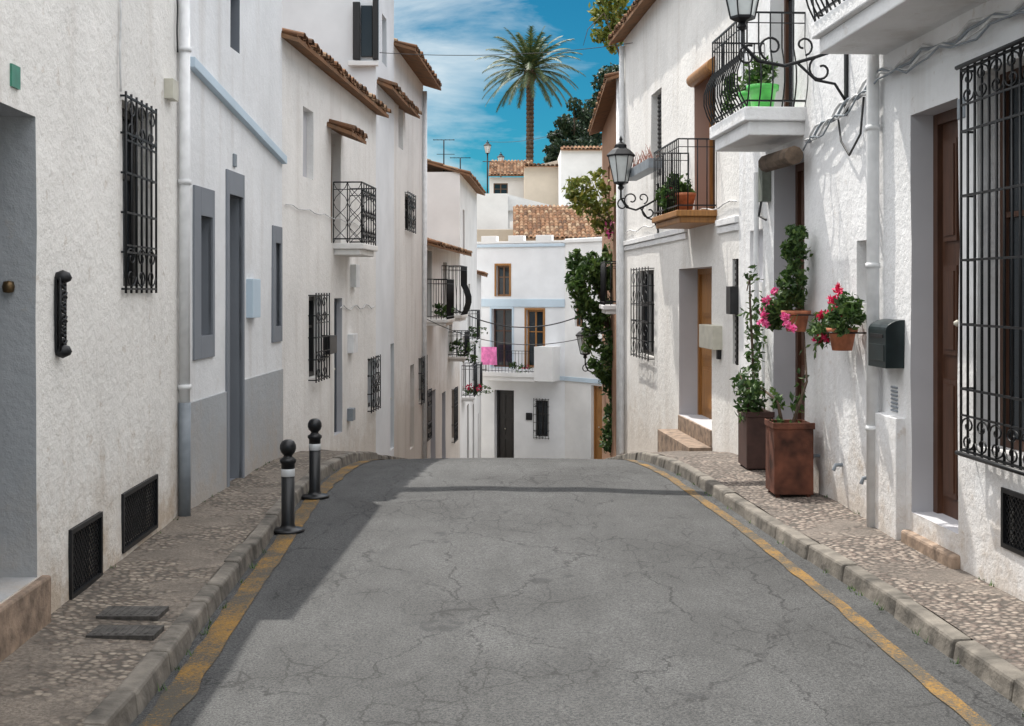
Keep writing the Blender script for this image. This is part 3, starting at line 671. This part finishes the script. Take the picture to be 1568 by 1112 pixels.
# ================================================================== PALM & TREES
def palm(X,Y,zb,zt):
    e=empty('palm_tree',(X,Y,zb)); m=M('trunk',e)
    n=40; pts=[(X+.15*math.sin(i/n*2),Y,zb+(zt-zb)*i/n) for i in range(n+1)]
    for i in range(n):
        a,b=Vector(pts[i]),Vector(pts[i+1]); m.tube([a,b+Vector((0,0,.02))],.29,PALMB,12,.24)
    m.lathe(pts[-1],[(.27,-.6),(.45,-.1),(.4,.35),(.1,.6)],PALMB,12); m.done()
    m=M('fronds',e,recalc=False); c=Vector(pts[-1])+Vector((0,0,.3)); NF=66
    for k in range(NF):
        az=k*2.399+U(-.15,.15); el=math.radians(80-105*(k/NF)**.95); L=U(3.3,4.1)*(1 if k>8 else .85)
        d=Vector((math.cos(az)*math.cos(el),math.sin(az)*math.cos(el),math.sin(el))); p=c.copy(); pts=[p.copy()]; n=16
        for i in range(n):
            d=(d+Vector((0,0,-.04-.065*i/n))).normalized(); p=p+d*L/n; pts.append(p.copy())
        m.tube(pts,.035,PALML,4,.008)
        for i in range(2,n+1):
            for t in (0,.33,.66):
                if i==n and t>0: continue
                q=pts[i] if i==n else pts[i].lerp(pts[i+1],t); dd=(pts[i]-pts[i-1]).normalized(); sd=dd.cross(Vector((0,0,1)))
                if sd.length<.1: sd=Vector((math.sin(az),-math.cos(az),0))
                sd.normalize(); ll=.55*math.sin(math.pi*(.12+.8*i/n))+.1
                for sg in (1,-1):
                    v=(dd*.8+sd*sg*.7+Vector((0,0,-.3+U(-.2,.15)))).normalized(); w=dd*.042
                    m.add([q-w,q+w,q+v*ll],[(0,1,2)],PALML)
    m.done()
palm(1.1,86,5,16.9)
def conifer(X,Y,zb,zt,rad):
    e=empty('pine_tree',(X,Y,zb)); m=M('trunk',e); m.tube([(X,Y,zb),(X+.1,Y,(zb+zt)/2),(X,Y,zt-.5)],.22,BARK,8,.05)
    cl=[]
    for i in range(34):
        t=R(); z=zb+(zt-zb)*(.45+.55*t); a=U(0,6.28); rr=rad*(1.05-.75*t)*U(.3,1)
        c=(X+rr*math.cos(a),Y+rr*math.sin(a)*.6,z); cl.append((c,(rad*.33,rad*.33,rad*.25))); m.tube([(X,Y,z-.5),c],.05,BARK,5,.02)
    m.done(); m=M('crown',e,recalc=False)
    for c,r in cl: leaves(m,c,r,150,.18,LEAFC)
    m.done()
conifer(4.5,90,5,15.6,2.0); conifer(6.5,84,5,17.2,2.3); conifer(5.6,92,5,15.2,2.0); conifer(3.6,94,5,14.0,1.6)
def vine(name,pts,n,size,mat,Y0,sp=.5,r=(.3,.35,.3),par=None,stem=None):
    cl=[]
    for (px,py) in pts:
        cl.append((((px-CX)/F*Y0+U(-.05,.05),Y0+U(-sp,sp),EYE-(py-CY)/F*Y0),tuple(q*U(.8,1.25) for q in r)))
    return clump_plant(name,cl,n,size,mat,par,stem)
def wp(px,py,Y): return ((px-CX)/F*Y,Y,EYE-(py-CY)/F*Y)
e=empty('climbing_vine',wp(940,680,28))
vine('foliage',[(880,400),(893,418),(906,402),(918,415),(886,440),(900,455),(915,440),(930,470),(925,500),(938,520),(930,545),(944,500),(940,565),(920,560),(912,480),(935,590),(930,400),(945,380),(942,450),(925,430),(890,470),(905,500),(915,530),(948,540),(880,425),(910,425)],210,.075,LEAFM,27,.5,(.24,.3,.26),e)
vine('low_foliage',[(935,640),(945,655),(938,670),(930,680),(945,630),(940,615)],200,.07,LEAFD,27,.3,(.2,.3,.25),e)
m=M('stems',e)
for k in range(6): m.tube([wp(942+U(-4,4),700,27),wp(940+U(-8,8),560,27+U(-.1,.1)),wp(930+U(-15,10),450,27),wp(905+U(-20,30),410,27)],.025,BARK,6,.008)
m.done()
e=empty('yellow_green_shrub',wp(920,330,26))
vine('foliage',[(870,290),(882,298),(890,282),(905,300),(920,285),(915,315),(930,310),(935,330),(940,350),(900,318),(926,345),(885,305),(908,270),(895,308),(912,330)],90,.07,LEAFY,26,.4,(.22,.3,.2),e)
m=M('stems',e)
for q in ((875,290),(905,275),(925,310),(890,300),(935,345)): m.tube([wp(952,400,26),wp(940,350,26),wp(*q,26)],.02,BARK,5,.006)
m.done()
e=empty('rooftop_shrub',wp(930,60,25)); vine('foliage',[(915,10),(930,25),(922,45),(940,15),(945,50),(935,65),(950,30),(925,-5),(950,0)],150,.07,LEAFY,24.5,.4,(.2,.3,.22),e)
m=M('stems',e); m.tube([(2.4,24.5,5.9),wp(940,60,24.5),wp(925,20,24.5)],.03,BARK,6,.01); m.tube([wp(925,20,24.5),wp(900,45,24.5),wp(893,70,24.5)],.01,BARK,5,.004); m.done()
clump_plant('bougainvillea',[(wp(940,345,26),(.25,.2,.15)),(wp(935,360,26),(.15,.2,.15))],18,.05,FLP)
# ================================================================== POTS & PLANTERS
def pot(m,c,r,h,mat=TERRA): m.lathe(c,[(.001,0),(r*.68,.002),(r*.92,h*.8),(r*1.06,h*.8),(r*1.08,h),(r*.95,h),(r*.9,h*.9),(.001,h*.88)],mat,20)
def flowerpot(fr,px,py,r,h,n,cl,fl,fm,lm=LEAFM,off=.17,fn=26):
    u=fr.at(px); z=fr.z(px,py); c=Vector(fr.P(u,off,z)); e=empty('flower_pot',c); m=M('pot',e); pot(m,c,r,h)
    m.tube([fr.P(u-r*1.1,0,z+h*.8),fr.P(u-r*1.1,off,z+h*.8),fr.P(u-r*.5,off+r,z+h*.8),fr.P(u+r*.5,off+r,z+h*.8),fr.P(u+r*1.1,off,z+h*.8),fr.P(u+r*1.1,0,z+h*.8)],.007,IRON,5); m.done()
    clump_plant('leaves',[(fr.P(u+a,off+b,z+h+q),rr) for a,b,q,rr in cl],n,.035,lm,e)
    m=M('blossoms',e,recalc=False)
    for a,b,q in fl:
        p=Vector(fr.P(u+a,off+b,z+h+q)); leaves(m,p,(.042,.042,.038),fn+8,.025,fm)
        m.tube([p,Vector(fr.P(u+a*.4,off,z+h))],.003,LEAFM,4)
    m.done()
flowerpot(R2,1320,537,.12,.19,330,[(0,0,.08,(.17,.17,.12)),(-.18,.05,.1,(.14,.14,.14)),(.22,.05,.02,(.18,.13,.11)),(-.1,-.02,.2,(.12,.12,.1)),(.4,.03,-.08,(.12,.1,.1))],[(.25,.05,.02),(.3,.08,-.06),(.18,.12,.10),(.05,.0,.30),(.1,.05,.22),(0,.1,.12),(-.1,.1,.15),(.12,0,.33),(.33,.03,-.1),(.0,.08,.24),(.42,.08,-.12),(-.2,.1,.12)],FLR)
flowerpot(R2,1246,508,.13,.2,360,[(0,0,.35,(.14,.16,.2)),(.1,0,.15,(.16,.17,.15)),(0,0,.55,(.14,.15,.13)),(-.05,0,.72,(.1,.1,.08)),(.35,.05,.05,(.2,.15,.12)),(.5,.05,-.05,(.16,.13,.13)),(.65,.03,-.1,(.12,.1,.12))],[(.45,.15,.05),(.55,.15,-.02),(.38,.2,-.05),(.3,.2,.1),(.62,.12,-.1),(.5,.2,-.12),(.2,.15,.18),(-.2,.15,-.12),(-.25,.1,-.16),(.33,.2,-.13),(.7,.12,-.02),(.6,.1,.07),(-.15,.15,-.05)],FLP)
e=empty('flower_pot',R2.P(2.4,.3,3.77)); m=M('pot',e)
for dd,rr in ((12.35,.15),(12.75,.13)): pot(m,R2.P(R2.ud(dd),.32,3.775),rr,.26,LIME)
m.done(); clump_plant('leaves',[(R2.P(R2.ud(12.35),.32,4.15),(.17,.17,.17)),(R2.P(R2.ud(12.75),.32,4.18),(.16,.16,.24)),(R2.P(R2.ud(13.1),.4,4.1),(.14,.14,.2))],240,.04,LEAFM,e)
def planter(x0,x1,y0,y1,z1,mat,leg):
    e=empty('planter_box',((x0+x1)/2,(y0+y1)/2,.1)); m=M('box',e,bevel=.008); t=.02;zb=.13
    m.box(x0,x1,y0,y0+t,zb,z1,mat); m.box(x0,x1,y1-t,y1,zb,z1,mat); m.box(x0,x0+t,y0+t,y1-t,zb,z1,mat); m.box(x1-t,x1,y0+t,y1-t,zb,z1,mat); m.box(x0+t,x1-t,y0+t,y1-t,zb,z1-.06,EARTH)
    m.box(x0-.012,x1+.012,y0-.012,y0+.001,z1-.05,z1+.01,mat); m.box(x0-.012,x0+.001,y0,y1,z1-.05,z1+.01,mat)
    for a in (x0+.02,x1-.06):
        for b in (y0+.02,y1-.06): m.box(a,a+.04,b,b+.04,.085,zb,mat)
    m.done(); return e
e1=planter(2.40,2.76,11.35,11.75,.78,RUST,0); e2=planter(2.46,2.74,13.0,13.5,.72,simple('brown_planter',(.07,.035,.028),.6),0)
def climber(par,base,pts,mat=LEAFM,n=40,size=.045,rad=.1):
    m=M('climbing_stems',par,recalc=False); P=[Vector(base)]+[Vector(p) for p in pts]; m.tube(P,.018,BARK,6,.006)
    for a,b in zip(P,P[1:]):
        L=(b-a).length; k=max(1,int(L/.13))
        for i in range(k):
            if R()<.85: leaves(m,a.lerp(b,i/k)+Vector((U(-.06,.06),U(-.06,.06),0)),(rad,rad,rad),int(n*U(.3,1)),size,mat)
    m.done()
climber(e1,(2.6,11.55,.72),[R2.P(R2.ud(11.6),.1,1.15),R2.P(R2.ud(11.75),.08,1.6)],n=16)
climber(e1,R2.P(R2.ud(12.0),.08,1.9),[R2.P(R2.ud(11.9),.1,2.25),R2.P(R2.ud(11.7),.12,2.5)],n=70,rad=.14)
climber(e1,(2.5,11.5,.78),[(2.45,11.45,.98),(2.35,11.7,1.08),(2.2,12.,1.05)],n=30,rad=.08)
climber(e2,(2.6,13.3,.72),[(2.58,13.3,1.3),(2.56,13.35,1.9),(2.55,13.3,2.15),(2.48,13.1,2.0)],n=38,rad=.12)
climber(e2,(2.5,13.1,.72),[(2.45,13.1,1.0),(2.42,13.15,1.1)],mat=LEAFD,n=170,rad=.17)
# ================================================================== MAILBOX, BOLLARDS
e=empty('mailbox',R1.P(R1.at(1371),.1,1.5)); m=M('body',e,bevel=.006); a,b=R1.at(1386),R1.at(1358); z0=R1.z(1372,562); z1=R1.z(1372,497)
prof=[(0,z0),(.15,z0),(.15,z1-.04)]+[(.15*math.cos(t*math.pi/2/6),z1-.04+.08*math.sin(t*math.pi/2/6)) for t in range(1,7)]
n=len(prof); vs=[R1.P(u,p[0]+.001,p[1]) for u in (a,b) for p in prof]
fs=[(i,(i+1)%n,n+(i+1)%n,n+i) for i in range(n)]+[tuple(range(n))[::-1],tuple(range(n,2*n))]
m.add(vs,fs,GREENB); R1.box(m,a+.05,b-.05,.15,.158,z1-.10,z1-.07,BLACK); R1.box(m,a+.03,b-.03,.15,.156,z0+.05,z1-.15,GREENB); m.done()
BAND=simple('reflective_band',(.62,.64,.66),.35,.2,.1)
for (px,py) in ((441,814),(482,762)):
    y=F*EYE/(py-CY); X=(px-CX)/F*y; e=empty('bollard',(X,y,0)); m=M('post',e)
    m.lathe((X,y,.004),[(.001,0),(.135,0),(.14,.008),(.12,.022),(.07,.03),(.058,.05),(.055,.06),(.055,.46)],BLACK,28)
    m.lathe((X,y,.004),[(.0555,.455),(.0575,.458),(.0575,.515),(.0555,.518)],BAND,28)
    m.lathe((X,y,.004),[(.055,.515),(.056,.56),(.068,.575),(.068,.595),(.045,.61),(.035,.625),(.04,.635),(.058,.655),(.068,.685),(.066,.715),(.05,.745),(.025,.758),(.001,.76)],BLACK,28)
    m.done()
# ================================================================== GROUND, ROAD, PAVEMENTS
def interp(tab,y):
    if y<=tab[0][0]: return tab[0][1]
    for (a,b),(c,d) in zip(tab,tab[1:]):
        if y<=c: return b+(d-b)*(y-a)/(c-a)
    return tab[-1][1]
KL=[(-6,-1.6),(5.9,-1.75),(8,-1.85),(9.9,-1.93),(12,-2.02),(14.6,-1.96),(18,-1.85),(22,-1.6),(30,-1.1),(41,-.55),(46,-.4)]
KR=[(-6,2.6),(5.9,2.43),(7.83,2.33),(9.74,2.14),(12.9,1.87),(15.2,1.65),(20,1.5),(26,1.55),(31,1.7),(42,3.2),(46,3.5)]
def strip(name,fl,frr,zf,mat,y0=-6,y1=44.5,nx=6,st=.5,amp=0.,sm=True,par=None):
    m=M(name,par,recalc=False); n=int((y1-y0)/st); vs=[];fs=[]
    for i in range(n+1):
        y=y0+(y1-y0)*i/n; a,b=fl(y),frr(y)
        for j in range(nx+1):
            t=j/nx; x=a+(b-a)*t; vs.append((x,y,zf(x,y,t)+amp*noise.noise(Vector((x*1.5,y*1.5,0)))))
    for i in range(n):
        for j in range(nx): q=i*(nx+1)+j; fs.append((q,q+1,q+nx+2,q+nx+1))
    m.add(vs,fs,mat,sm); return m.done()
def roadz(x,y): return gz(y)+.006*noise.noise(Vector((x*.8,y*.8,2)))
def camber(x,y):
    a,b=interp(KL,y),interp(KR,y); t=(x-a)/(b-a); return .03*4*t*(1-t)-.01
def onroad(x,y): return roadz(x,y)+camber(x,y)
strip('road',lambda y:interp(KL,y)-.02,lambda y:interp(KR,y)+.02,lambda x,y,t:onroad(x,y),ASPH,nx=16,st=.3)
strip('yellow_road_line',lambda y:interp(KL,y)+.03+.02*noise.noise(Vector((y*3,0,0))),lambda y:interp(KL,y)+.18+.03*noise.noise(Vector((y*3,5,0))),lambda x,y,t:onroad(x,y)+.006,YEL,y1=20,nx=2,st=.08)
strip('yellow_road_line',lambda y:interp(KR,y)-(.13+.14*sstep(11,6,y))-.06+.02*noise.noise(Vector((y*3,9,0))),lambda y:interp(KR,y)-(.13+.14*sstep(11,6,y))+.04+.02*noise.noise(Vector((y*3,3,0))),lambda x,y,t:onroad(x,y)+.006,YEL,y1=20,nx=2,st=.08)
# pavements
def walX(y,side):
    if side<0:
        T=[(-6,-2.2),(10.35,-2.773),(14.3,-2.65),(20.5,-2.25),(22.6,-2.15),(27,-1.933),(34,-1.43),(41,-1.16),(45,-1.1)]
        return interp(T,y)-.05
    return interp([(-6,3.9),(10,2.95),(14.6,2.674),(23,2.07),(31,2.25),(42,4.3),(46,4.4)],y)+.05
def pavz(y): return gz(y)+.095
strip('pavement',lambda y:walX(y,-1),lambda y:interp(KL,y)-.13,lambda x,y,t:pavz(y)+.035*(1-t),PAVE_L,nx=8,st=.2,amp=.018)
strip('pavement',lambda y:interp(KR,y)+.13,lambda y:walX(y,1),lambda x,y,t:pavz(y)+.02*t,PAVE_R,nx=8,st=.2,amp=.018)
for side,K in ((-1,KL),(1,KR)):
    m=M('kerb',bevel=.018); y=-6
    while y<40:
        L=U(.42,.7) if side<0 else U(.6,1.1); y2=y+L-.006; j=U(-.012,.012); dz=U(-.010,.006)
        xa,xb=interp(K,y),interp(K,y2); w=side*.14; t=side*.03
        za,zb=gz(y),gz(y2); top=.10+dz; tl=U(-.006,.006)
        m.box8([(xa+j,y,za-.1),(xb+j+tl,y2,zb-.1),(xb+j+w,y2,zb-.1),(xa+j+w,y,za-.1),(xa+j+t,y,za+top),(xb+j+t+tl,y2,zb+top+tl),(xb+j+w,y2,zb+top+.004),(xa+j+w,y,za+top+.004)],KERB); y+=L
    m.done()
m=M('manhole_cover',bevel=.004)
for (x0,x1,y0,y1) in ((-2.40,-2.04,7.15,7.38),(-2.32,-1.95,6.75,6.96)):
    z=.124; m.box(x0,x1,y0,y1,z-.05,z,IRONC)
    for k in range(8): m.box(x0+.03+k*.04,x0+.045+k*.04,y0+.02,y1-.02,z,z+.004,IRONC)
m.done()
m=M('grass_tufts',recalc=False)
for k in range(70):
    y=U(5.8,14); s=R()<.5
    x=(interp(KL,y)+.02 if R()<.5 else walX(y,-1)+.07) if s else (interp(KR,y)-.02 if R()<.5 else walX(y,1)-.07)
    z=(.0 if abs(x)<abs(interp(KL if s else KR,y))+.03 else .12)
    for b in range(7):
        a=U(0,6.28); h_=U(.015,.045); p=Vector((x+U(-.02,.02),y+U(-.02,.02),z)); q=Vector((math.cos(a),math.sin(a),0)); m.add([p-q*.004,p+q*.004,p+Vector((q.y,-q.x,0))*h_*.7+Vector((0,0,h_))],[(0,1,2)],LEAFM)
m.done()
m=M('ground',recalc=False); xs=[-400,-150,-60,-30,-15,-8,-4,0,4,8,15,30,60,150,400]; yy=[-60,-20,0,8]+[13+.8*i for i in range(40)]+[48,54,58]+[60+2*i for i in range(10)]+[90,120,200,400,900]
vs=[];fs=[]
for y in yy:
    for x in xs: vs.append((x,y,gz(y)-.06+10.2*sstep(57,72,y)*(1-sstep(95,150,y)*.6)))
n=len(xs)
for i in range(len(yy)-1):
    for j in range(n-1): q=i*n+j; fs.append((q,q+1,q+n+1,q+n))
m.add(vs,fs,EARTH,True); m.done()
def cable(name,a,b,sag,r=.012):
    a,b=Vector(a),Vector(b); m=M(name); m.tube([a.lerp(b,i/24)-Vector((0,0,sag*4*(i/24)*(1-i/24))) for i in range(25)],r,CABLE,5); m.done()
cable('overhead_cable',(-2.2,20.6,5.95),(2.2,22,6.4),.12,.006)
cable('overhead_cable',(-1.5,33,1.5),(2.2,31,1.6),.5,.016)
cable('overhead_cable',(-1.9,27,1.4),(2.1,26,1.2),.45,.009)
cable('overhead_cable',(-1.4,75,11.0),(2.6,66,10.4),.2,.012)
# unseen cables and pole, added above the street to cast a road shadow
m=M('road_shadow_caster')
for q in range(11):
    a=Vector((-3.3,15.6,6.25)); b=Vector((2.62,15.2,6.35)); o=Vector((0,.10*math.cos(q*.9),.06*math.sin(q*.9)))*(1 if q<7 else .4)
    m.tube([a.lerp(b,i/20)+o*(1+.3*math.sin(i*1.7+q))-Vector((0,0,.28*4*(i/20)*(1-i/20))) for i in range(21)],.04,CABLE,6)
m.tube([(-3.3,15.6,5.2),(-3.3,15.6,6.35)],.035,PIPED,8)
m.done()
# ================================================================== LIGHT, SKY, CAMERA
AZ=math.radians(-27); EL=math.radians(60)
S=Vector((math.sin(AZ)*math.cos(EL),math.cos(AZ)*math.cos(EL),math.sin(EL)))
sun=bpy.data.lights.new('sun','SUN'); sun.energy=5; sun.angle=math.radians(.5); sun.color=(1,.95,.87)
so=bpy.data.objects.new('sun',sun); so.rotation_euler=S.to_track_quat('Z','Y').to_euler(); so.location=S*60; bpy.context.scene.collection.objects.link(so)
w=bpy.data.worlds.new('World'); bpy.context.scene.world=w; w.use_nodes=True; nt=w.node_tree; bg=nt.nodes['Background']
sk=N(nt,'ShaderNodeTexSky',sky_type='NISHITA'); sk.sun_disc=False; sk.sun_elevation=EL; sk.sun_rotation=AZ; sk.air_density=1.; sk.dust_density=.3; sk.ozone_density=2.
tc=N(nt,'ShaderNodeTexCoord').outputs['Generated']; sp=N(nt,'ShaderNodeSeparateXYZ'); nt.links.new(tc,sp.inputs[0])
tint=ramp(nt,sp.outputs[2],[(0,(.08,.42,.50)),(.28,(.045,.32,.40)),(.6,(1,1,1))])
c=mix(nt,1.,sk.outputs[0],tint,'MULTIPLY')
mp=N(nt,'ShaderNodeMapping'); mp.inputs['Scale'].default_value=(2.2,2.2,7); mp.inputs['Location'].default_value=(.35,0,.2); nt.links.new(tc,mp.inputs[0])
nn=N(nt,'ShaderNodeTexNoise'); nn.inputs['Scale'].default_value=2.3; nn.inputs['Detail'].default_value=7; nn.inputs['Roughness'].default_value=.6; nn.inputs['Distortion'].default_value=.4; nt.links.new(mp.outputs[0],nn.inputs['Vector'])
left=math_(nt,'MULTIPLY',sp.outputs[0],-1.3)
cl=ramp(nt,math_(nt,'ADD',nn.outputs['Fac'],left),[(.51,0),(.74,.8)])
c=mix(nt,cl,c,(5.4,6.0,6.3))
high=ramp(nt,sp.outputs[2],[(.34,0),(.62,.9)])
c=mix(nt,high,c,(16.5,16.3,16.3))
nt.links.new(c,bg.inputs[0]); bg.inputs[1].default_value=.15
cam=bpy.data.cameras.new('camera'); co_=bpy.data.objects.new('camera',cam); bpy.context.scene.collection.objects.link(co_)
co_.location=(0,0,EYE); co_.rotation_euler=(math.radians(90),0,0); cam.sensor_width=36; cam.lens=36*F/1568; cam.shift_y=-(556-CY)/1568; cam.clip_end=3000
bpy.context.scene.camera=co_
sc=bpy.context.scene; sc.view_settings.view_transform='Standard'; sc.view_settings.look='None'; sc.view_settings.exposure=0
